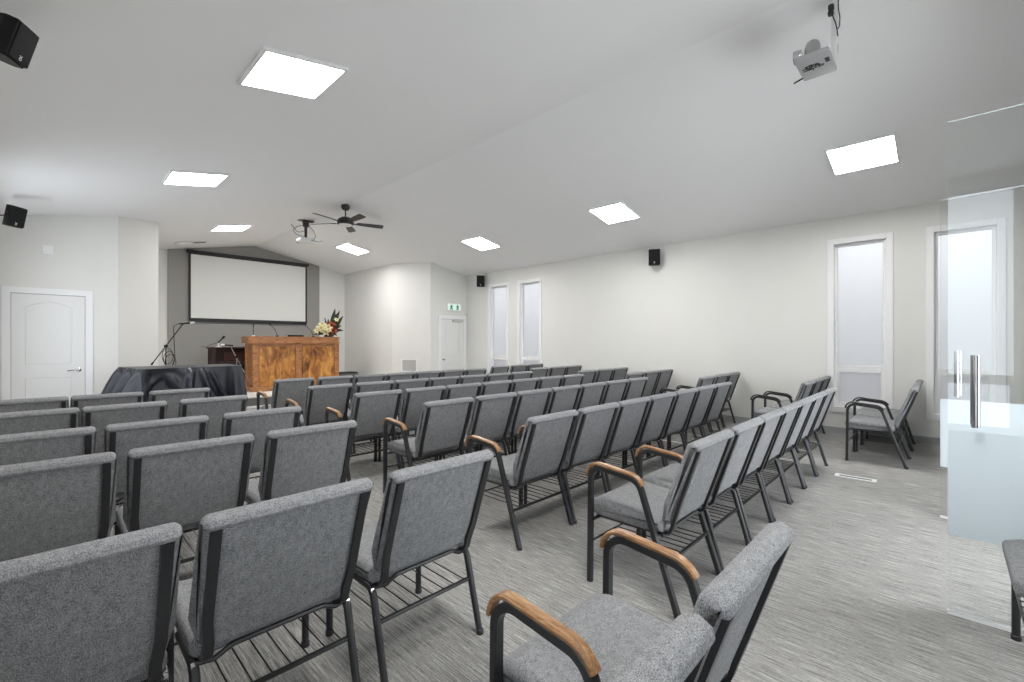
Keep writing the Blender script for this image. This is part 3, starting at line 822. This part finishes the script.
for v in range(NV+1):
    f = v/NV; ring = []
    for j, (p, nr, i, u) in enumerate(per):
        n2 = norms[j]
        if i == 0:      # front: swags hung between gathers, radiating pleats to the right
            def fold(c, w): return math.exp(-((u-c)/w)**2)
            amp = -.20*fold(.16, .12)+.17*fold(.46-.08*f, .030)+.15*fold(.56+.10*f, .028)+.12*fold(.64+.16*f, .024)+.08*fold(.97, .03)-.08*fold(.86, .06)+.07*fold(.90, .02)+.015*math.sin(u*47+2*f)
            amp += .06*math.sin(11*f-3*abs(u-.2)*9)*fold(.20, .15)
            fl, dr = .065, .55+.02*math.sin(u*36)-.10*fold(.2, .15)-.05*fold(.72, .1)
        elif i == 3:    # left side, pulled outwards
            amp = .11*math.sin(u*15+.9)+.06*math.sin(u*31); fl, dr = .10, .56
        else:
            amp = .03*math.sin(u*25); fl, dr = .02, .55
        off = max(-.075*min(1, 6*f), .006 + f*fl + (f**.55)*amp)
        z = .945-(.012 if v else 0)-dr*f if v else .945
        q = p+n2*(off if v else .003)
        ring.append(bm.verts.new((q.x, q.y, z)))
    rows.append(ring)
for A, B in zip(rows, rows[1:]):
    for j in range(nP): bm.faces.new((A[j], A[(j+1) % nP], B[(j+1) % nP], B[j]))
ins = [bm.verts.new((v.co.x*.9, v.co.y*.9, .945)) for v in rows[0]]
for j in range(nP): bm.faces.new((rows[0][j], ins[j], ins[(j+1) % nP], rows[0][(j+1) % nP]))
bm.faces.new(ins)
cl = obj('tablecloth', bm, 'cloth', loc=(cen.x, cen.y, 0))
so = cl.modifiers.new('thickness', 'SOLIDIFY'); so.thickness = .003; so.offset = 0
tag(cl, 'dark navy cloth draped over the table in front of the stage', 'tablecloth')

# ------------------------------------------------------------------ mic stands
def mic_stand(x, y, z0, piv, top, low, label, mat, mic_dir, tripod=True):
    t = thing('microphone_stand', label, 'microphone stand', (x, y, z0), group='boom microphone stands')
    o = Vector((x, y, z0)); P, T, L = Vector(piv)-o, Vector(top)-o, Vector(low)-o
    bm = bmesh.new(); tube(bm, [(0, 0, .05), (0, 0, P.z*.55)], .012, 8); tube(bm, [(0, 0, P.z*.5), P], .009, 8); tube(bm, [(0, 0, P.z*.52), (0, 0, P.z*.57)], .018, 8); obj('pole', bm, mat, t)
    for k in range(3):
        a = 2*PI*k/3-PI/2; bm = bmesh.new()
        tube(bm, fillet([(0, 0, .16), (.10*math.cos(a), .10*math.sin(a), .13), (.20*math.cos(a), .20*math.sin(a), .008)], .05, 4), .008, 8); obj('leg', bm, mat, t)
    bm = bmesh.new(); tube(bm, [L, T], .008, 8); obj('boom', bm, mat, t)
    bm = bmesh.new(); d = (L-T).normalized(); tube(bm, [L, L+d*.05], .014, 10); obj('counterweight', bm, 'black', t)
    bm = bmesh.new(); lathe(bm, [(.02, -.03), (.028, -.015), (.028, .015), (.02, .03)], 12, Matrix.Translation(P) @ Matrix.Rotation(PI/2, 4, 'X')); obj('clutch', bm, 'black', t)
    md = Vector(mic_dir); bm = bmesh.new(); tube(bm, [T-md*.35, T+md*.6], .012, 8); obj('microphone', bm, 'black', t)
    bm = bmesh.new(); tube(bm, [T+md*.6, T+md*.75, T+md], .021, 10); obj('microphone_head', bm, 'badge', t)
    return t, P, T
t, P, T = mic_stand(1.42, 9.5, 0, (1.42, 9.5, 1.24), (1.66, 9.5, 1.63), (1.25, 9.5, .97), 'tall black boom microphone stand behind the cloth-covered table', 'black', (.16, 0, .02))
bm = bmesh.new()
tube(bm, fillet([T+Vector((-.06, -.01, 0)), T+Vector((-.14, -.02, -.05)), T+Vector((-.13, -.03, -.35)), P+Vector((.12, -.02, -.2)), P+Vector((.05, -.02, -.45)), P+Vector((0, -.02, -.6))], .06, 5), .005, 6)
for k in range(3):
    c = P+Vector((.02+.02*k, -.02, -.17-.05*k)); tube(bm, [c+Vector((.075*math.cos(a), .01*math.sin(3*a), .13*math.sin(a))) for a in [2*PI*q/20 for q in range(20)]], .005, 6, True)
obj('cable', bm, 'black', t)
mic_stand(2.50, 9.6, 0, (2.50, 9.6, 1.03), (2.39, 9.6, 1.25), (2.75, 9.62, .49), 'chrome boom microphone stand beside the left end of the pulpit', 'chrome', (-.15, 0, .01))

# ------------------------------------------------------------------ organ at the back of the stage with a desk microphone
t = thing('organ_cabinet', 'dark red-brown wooden organ against the grey wall behind the pulpit', 'organ', (3.39, 12.0, SZ))
OW, OD, OH = .72, .55, .985
for x0, x1 in ((-OW, -OW+.06), (OW-.06, OW)):
    bm = bmesh.new(); prism(bm, [(0.0, 0), (OD, 0), (OD, OH-.03), (.12, OH-.03), (.12, .62), (0, .58)], 0, x0, x1); obj('side_panel', bm, 'organ', t, smooth=False)
bm = bmesh.new(); box(bm, (-OW-.03, .08, OH-.035), (OW+.03, OD+.01, OH), .006); obj('top', bm, 'organ', t, smooth=False)
bm = bmesh.new(); box(bm, (-OW+.06, .30, .0), (OW-.06, OD-.02, OH-.035)); obj('back_panel', bm, 'organ', t, smooth=False)
bm = bmesh.new(); box(bm, (-OW+.06, .04, .55), (OW-.06, .30, .60), .004); obj('key_shelf', bm, 'organ', t, smooth=False)
bm = bmesh.new(); box(bm, (-OW+.08, .05, .60), (OW-.08, .28, .64), .012, 3); obj('fallboard', bm, 'organ', t, smooth=False)
bm = bmesh.new(); box(bm, (-OW+.25, .26, .66), (OW-.25, .30, .86), .004); obj('music_rest', bm, 'organrest', t, smooth=False)
t = thing('desk_microphone', 'small black microphone on a short stand on top of the organ', 'microphone', (2.79, 12.15, SZ+OH))
bm = bmesh.new(); lathe(bm, [(.07, 0), (.07, .012), (.02, .02), (.01, .1), (.01, .12)], 16); obj('base', bm, 'badge', t)
bm = bmesh.new(); tube(bm, [(-.01, 0, .10), (.09, 0, .21)], .014, 8); obj('microphone_body', bm, 'black', t)
bm = bmesh.new(); tube(bm, [(.085, 0, .205), (.10, 0, .222), (.125, 0, .25)], .024, 10); obj('microphone_head', bm, 'black', t)
bm = bmesh.new(); tube(bm, fillet([(-.01, 0, .10), (-.12, 0, .07), (-.24, .0, .012), (-.33, .02, .012)], .06, 5), .005, 6); obj('cable', bm, 'black', t)

# low dark box at the right of the pulpit
t = thing('floor_monitor', 'low dark grey box on the stage right of the pulpit', 'stage box', (5.62, 11.6, SZ))
bm = bmesh.new(); prism(bm, [(0, 0), (.42, 0), (.42, .27), (.08, .27), (0, .2)], 0, -.42, .36); obj('cabinet', bm, 'amp', t, smooth=False)
bm = bmesh.new(); box(bm, (-.44, .06, .27), (.38, .44, .285), .004); obj('top', bm, 'black', t, smooth=False)

# ------------------------------------------------------------------ small wall and ceiling fittings
t = thing('exit_sign', 'lit green and white exit sign above the far right door', 'exit sign', (7.35, YF, 2.215))
bm = bmesh.new(); box(bm, (-.22, -.05, -.095), (.22, -.0, .095), .008); obj('housing', bm, 'white', t, smooth=False)
bm = bmesh.new(); box(bm, (-.205, -.053, -.08), (.205, -.05, .08)); obj('face', bm, 'exitface', t, smooth=False)
def man(cx, s):
    """running figure with a doorway, flat on the face"""
    bm = bmesh.new()
    y0, y1 = -.056, -.053
    bmesh.ops.create_circle(bm, cap_ends=True, segments=12, radius=.014, matrix=Matrix.Translation((cx+.006*s, y1-.002, .052)) @ Matrix.Rotation(PI/2, 4, 'X'))
    prism(bm, [(cx-.03, .038), (cx+.03, .038), (cx+.03, -.012), (cx-.03, -.012)], 1, y0, y1)
    prism(bm, [(cx-.018, -.012), (cx+.004, -.012), (cx-.02*s, -.068), (cx-.06*s, -.068)], 1, y0, y1)
    prism(bm, [(cx+.0, -.012), (cx+.018, -.012), (cx+.06*s, -.066), (cx+.014*s, -.068)], 1, y0, y1)
    prism(bm, [(cx+.015*s, .03), (cx+.045*s, .004), (cx+.04*s, -.006), (cx+.012*s, .012)], 1, y0, y1)
    prism(bm, [(cx-.015*s, .03), (cx-.045*s, .012), (cx-.042*s, .0), (cx-.012*s, .012)], 1, y0, y1)
    return obj('running_figure', bm, 'green', t, smooth=False)
man(-.10, 1); man(.10, -1)

t = thing('air_grille', 'white louvred air grille low on the angled wall by the far door', 'air vent')
a0, a1 = Vector((XCR, YF, 0)), Vector((AR, YAR, 0)); dd = (a1-a0).normalized(); t.location = a0+(a1-a0)*.54; t.location.z = .72
t.rotation_euler = (0, 0, math.atan2(dd.y, dd.x))
gw = .26
bm = bmesh.new(); ring = ((-gw, -.16), (gw, -.16), (gw, .16), (-gw, .16))
for lo, hi in (((-gw, .0, -.17), (-gw+.03, .015, .17)), ((gw-.03, 0, -.17), (gw, .015, .17)), ((-gw, 0, -.17), (gw, .015, -.14)), ((-gw, 0, .14), (gw, .015, .17))): box(bm, lo, hi, .003)
obj('frame', bm, 'white', t, smooth=False)
bm = bmesh.new(); box(bm, (-gw+.03, .0, -.14), (gw-.03, .003, .14)); obj('duct_back', bm, 'grillegrey', t, smooth=False)
for k in range(9):
    bm = bmesh.new(); z = -.125+k*.031
    box(bm, (-gw+.03, -.001, -.011), (gw-.03, .002, .011), 0, mtx=Matrix.Translation((0, .008, z)) @ Matrix.Rotation(.7, 4, 'X')); obj('louvre', bm, 'grillegrey', t, smooth=False)

bm = bmesh.new(); box(bm, (-.055, -.012, -.06), (.055, 0, .06), .004); box(bm, (-.02, -.016, -.03), (.02, -.01, .03), .003)
tag(obj('wall_plate', bm, 'white', loc=(.03, YF, 2.62), smooth=False), 'small white blank plate on the wall above the left door', 'wall plate')
bm = bmesh.new(); box(bm, (-.03, -.045, -.05), (.03, 0, .05), .012, 3); lathe(bm, [(.02, 0), (.018, .02), (.005, .028)], 12, Matrix.Translation((0, -.04, -.02)) @ Matrix.Rotation(PI/2, 4, 'X'))
tag(obj('motion_detector', bm, 'white', loc=(7.765, YF-.0, 2.10)), 'tiny white motion sensor in the corner beside the exit sign', 'sensor')
t = thing('ceiling_speaker', 'round white fitting on the ceiling left of the projection screen', 'ceiling fitting', (2.13, 12.1, cz(2.13)), (0, -AN, 0))
bm = bmesh.new(); lathe(bm, [(.001, -.075), (.08, -.072), (.125, -.055), (.145, -.025), (.15, 0)], 28); obj('cover', bm, 'white', t)
bm = bmesh.new(); lathe(bm, [(.15, -.01), (.17, -.006), (.17, 0)], 28); obj('rim', bm, 'grillegrey', t)
t = thing('ceiling_vent', 'dark ceiling vent between the round fitting and the screen', 'ceiling vent', (2.42, 12.1, cz(2.42)), (0, -AN, 0))
bm = bmesh.new(); box(bm, (-.13, -.07, -.008), (.13, .07, 0), .003); obj('frame', bm, 'grillegrey', t, smooth=False)
for k in range(4):
    bm = bmesh.new(); box(bm, (-.11, -.055+k*.03, -.012), (.11, -.04+k*.03, -.007)); obj('slot', bm, 'ventdark', t, smooth=False)
bm = bmesh.new(); lathe(bm, [(.02, -.045), (.05, -.035), (.06, -.01), (.06, 0)], 20)
o = tag(obj('smoke_detector', bm, 'white', loc=(7.25, 8.75, cz(7.25))), 'small white smoke detector on the ceiling above the far right door', 'smoke detector'); o.rotation_euler = (0, AN, 0)

t = thing('floor_vent', 'white floor register set in the carpet near the right-hand chairs', 'floor vent', (5.40, .625, 0))
bm = bmesh.new()
for lo, hi in (((-.055, -.16, 0), (-.03, .16, .006)), ((.03, -.16, 0), (.055, .16, .006)), ((-.03, -.16, 0), (.03, -.125, .006)), ((-.03, .125, 0), (.03, .16, .006))): box(bm, lo, hi, .0015)
obj('frame', bm, 'white', t, smooth=False)
bm = bmesh.new(); box(bm, (-.03, -.125, 0), (.03, .125, .003)); obj('duct_opening', bm, 'ventdark', t, smooth=False)
bm = bmesh.new(); 
for k in range(12): box(bm, (-.03, -.118+k*.021, .002), (.03, -.114+k*.021, .005))
obj('louvre', bm, 'grillegrey', t, smooth=False)

# ------------------------------------------------------------------ glass entrance doors, both leaves swung into the room
def leaf_door(n, fx, label, ang):
    x, y0, y1, z0, z1 = 0, -.80, 0, .012, 2.36
    bm = bmesh.new(); box(bm, (x-.005, y0+.003, z0+.003), (x+.005, y1-.003, z1-.003))
    r = struct(obj('door_%d' % n, bm, 'glass', smooth=False)); r['label'] = label
    r.location = (fx, -.005 if n == 3 else .03, 0); r.rotation_euler = (0, 0, ang)
    bm = bmesh.new()
    box(bm, (x-.006, y0, z1-.004), (x+.006, y1-.002, z1)); box(bm, (x-.006, y0, z0), (x+.006, y0+.004, z1-.004))
    obj('polished_edge', bm, 'edge', r, smooth=False)
    bm = bmesh.new(); box(bm, (x-.009, y0+.004, 0), (x+.009, y1-.001, .016)); obj('bottom_seal', bm, 'white', r, smooth=False)
    bm = bmesh.new(); box(bm, (x-.0062, y0+.003, .38), (x-.0054, y1-.002, .883)); obj('frosted_band', bm, 'film', r, smooth=False)
    for s in (-1, 1):
        bm = bmesh.new(); yy = y1-.095
        tube(bm, [(x+s*.055, yy, .91), (x+s*.055, yy, 1.24)], .0155, 16)
        for zz in (.945, 1.205): tube(bm, [(x+s*.005, yy, zz), (x+s*.055, yy, zz)], .010, 12)
        obj('pull_handle', bm, 'chrome', r)
    for za, zb in ((z0, .10), (z1-.09, z1)):
        bm = bmesh.new(); box(bm, (x-.014, y0-.01, za), (x+.014, y0+.14, zb), .004); obj('patch_fitting', bm, 'chrome', r, smooth=False)
leaf_door(3, 3.015, 'nearest frameless glass door leaf with frosted band', 0)
leaf_door(4, 4.625, 'farther frameless glass door leaf with frosted band', -.11)
bm = bmesh.new()
for x in (EX0, DX0-.03, DX1, EX1-.03): box(bm, (x, YB-TH, 0), (x+.03, YB, EZ))
box(bm, (EX0, YB-TH, EZ-.03), (EX1, YB, EZ))
struct(obj('trim_1', bm, 'white', smooth=False))

# ------------------------------------------------------------------ light
def area(name, loc, rot, sx, sy, power, col):
    l = bpy.data.lights.new(name, 'AREA'); l.shape = 'RECTANGLE'; l.size = sx; l.size_y = sy; l.energy = power; l.color = col
    o = bpy.data.objects.new(name, l); COL.objects.link(o); o.location = loc; o.rotation_euler = rot; return o
area('vestibule_daylight', (3.9, -1.95, 1.35), (PI/2, 0, 0), 4.4, 2.4, 180, (.92, .96, 1.0))
w = bpy.data.worlds.new('sky'); SC.world = w; w.use_nodes = True; nt = w.node_tree
tc = nt.nodes.new('ShaderNodeTexCoord'); sp = nt.nodes.new('ShaderNodeSeparateXYZ'); rp = nt.nodes.new('ShaderNodeValToRGB')
mr = nt.nodes.new('ShaderNodeMapRange'); mr.inputs['From Min'].default_value = -1; mr.inputs['From Max'].default_value = 1
nt.links.new(tc.outputs['Generated'], sp.inputs[0]); nt.links.new(sp.outputs['Z'], mr.inputs['Value']); nt.links.new(mr.outputs['Result'], rp.inputs['Fac'])
el = rp.color_ramp.elements
el[0].position = .45; el[0].color = (.30, .30, .305, 1); el[1].position = .63; el[1].color = (.97, .985, 1.0, 1)
e = el.new(.53); e.color = (.46, .47, .485, 1)
bg = nt.nodes['Background']; nt.links.new(rp.outputs['Color'], bg.inputs['Color']); bg.inputs['Strength'].default_value = 1.5

# ------------------------------------------------------------------ camera
cam = bpy.data.cameras.new('camera'); co = bpy.data.objects.new('camera', cam); COL.objects.link(co)
co.location = (0, 0, 1.3); co.rotation_euler = (PI/2, 0, -math.atan2(467, 450))
cam.sensor_width = 36; cam.lens = 450/1024*36; cam.shift_y = 1.6/1024; cam.clip_start = .02
SC.camera = co
vs = SC.view_settings
vs.view_transform = 'Standard'; vs.look = 'None'; vs.gamma = 1.0; vs.use_curve_mapping = False; vs.exposure = 0.15
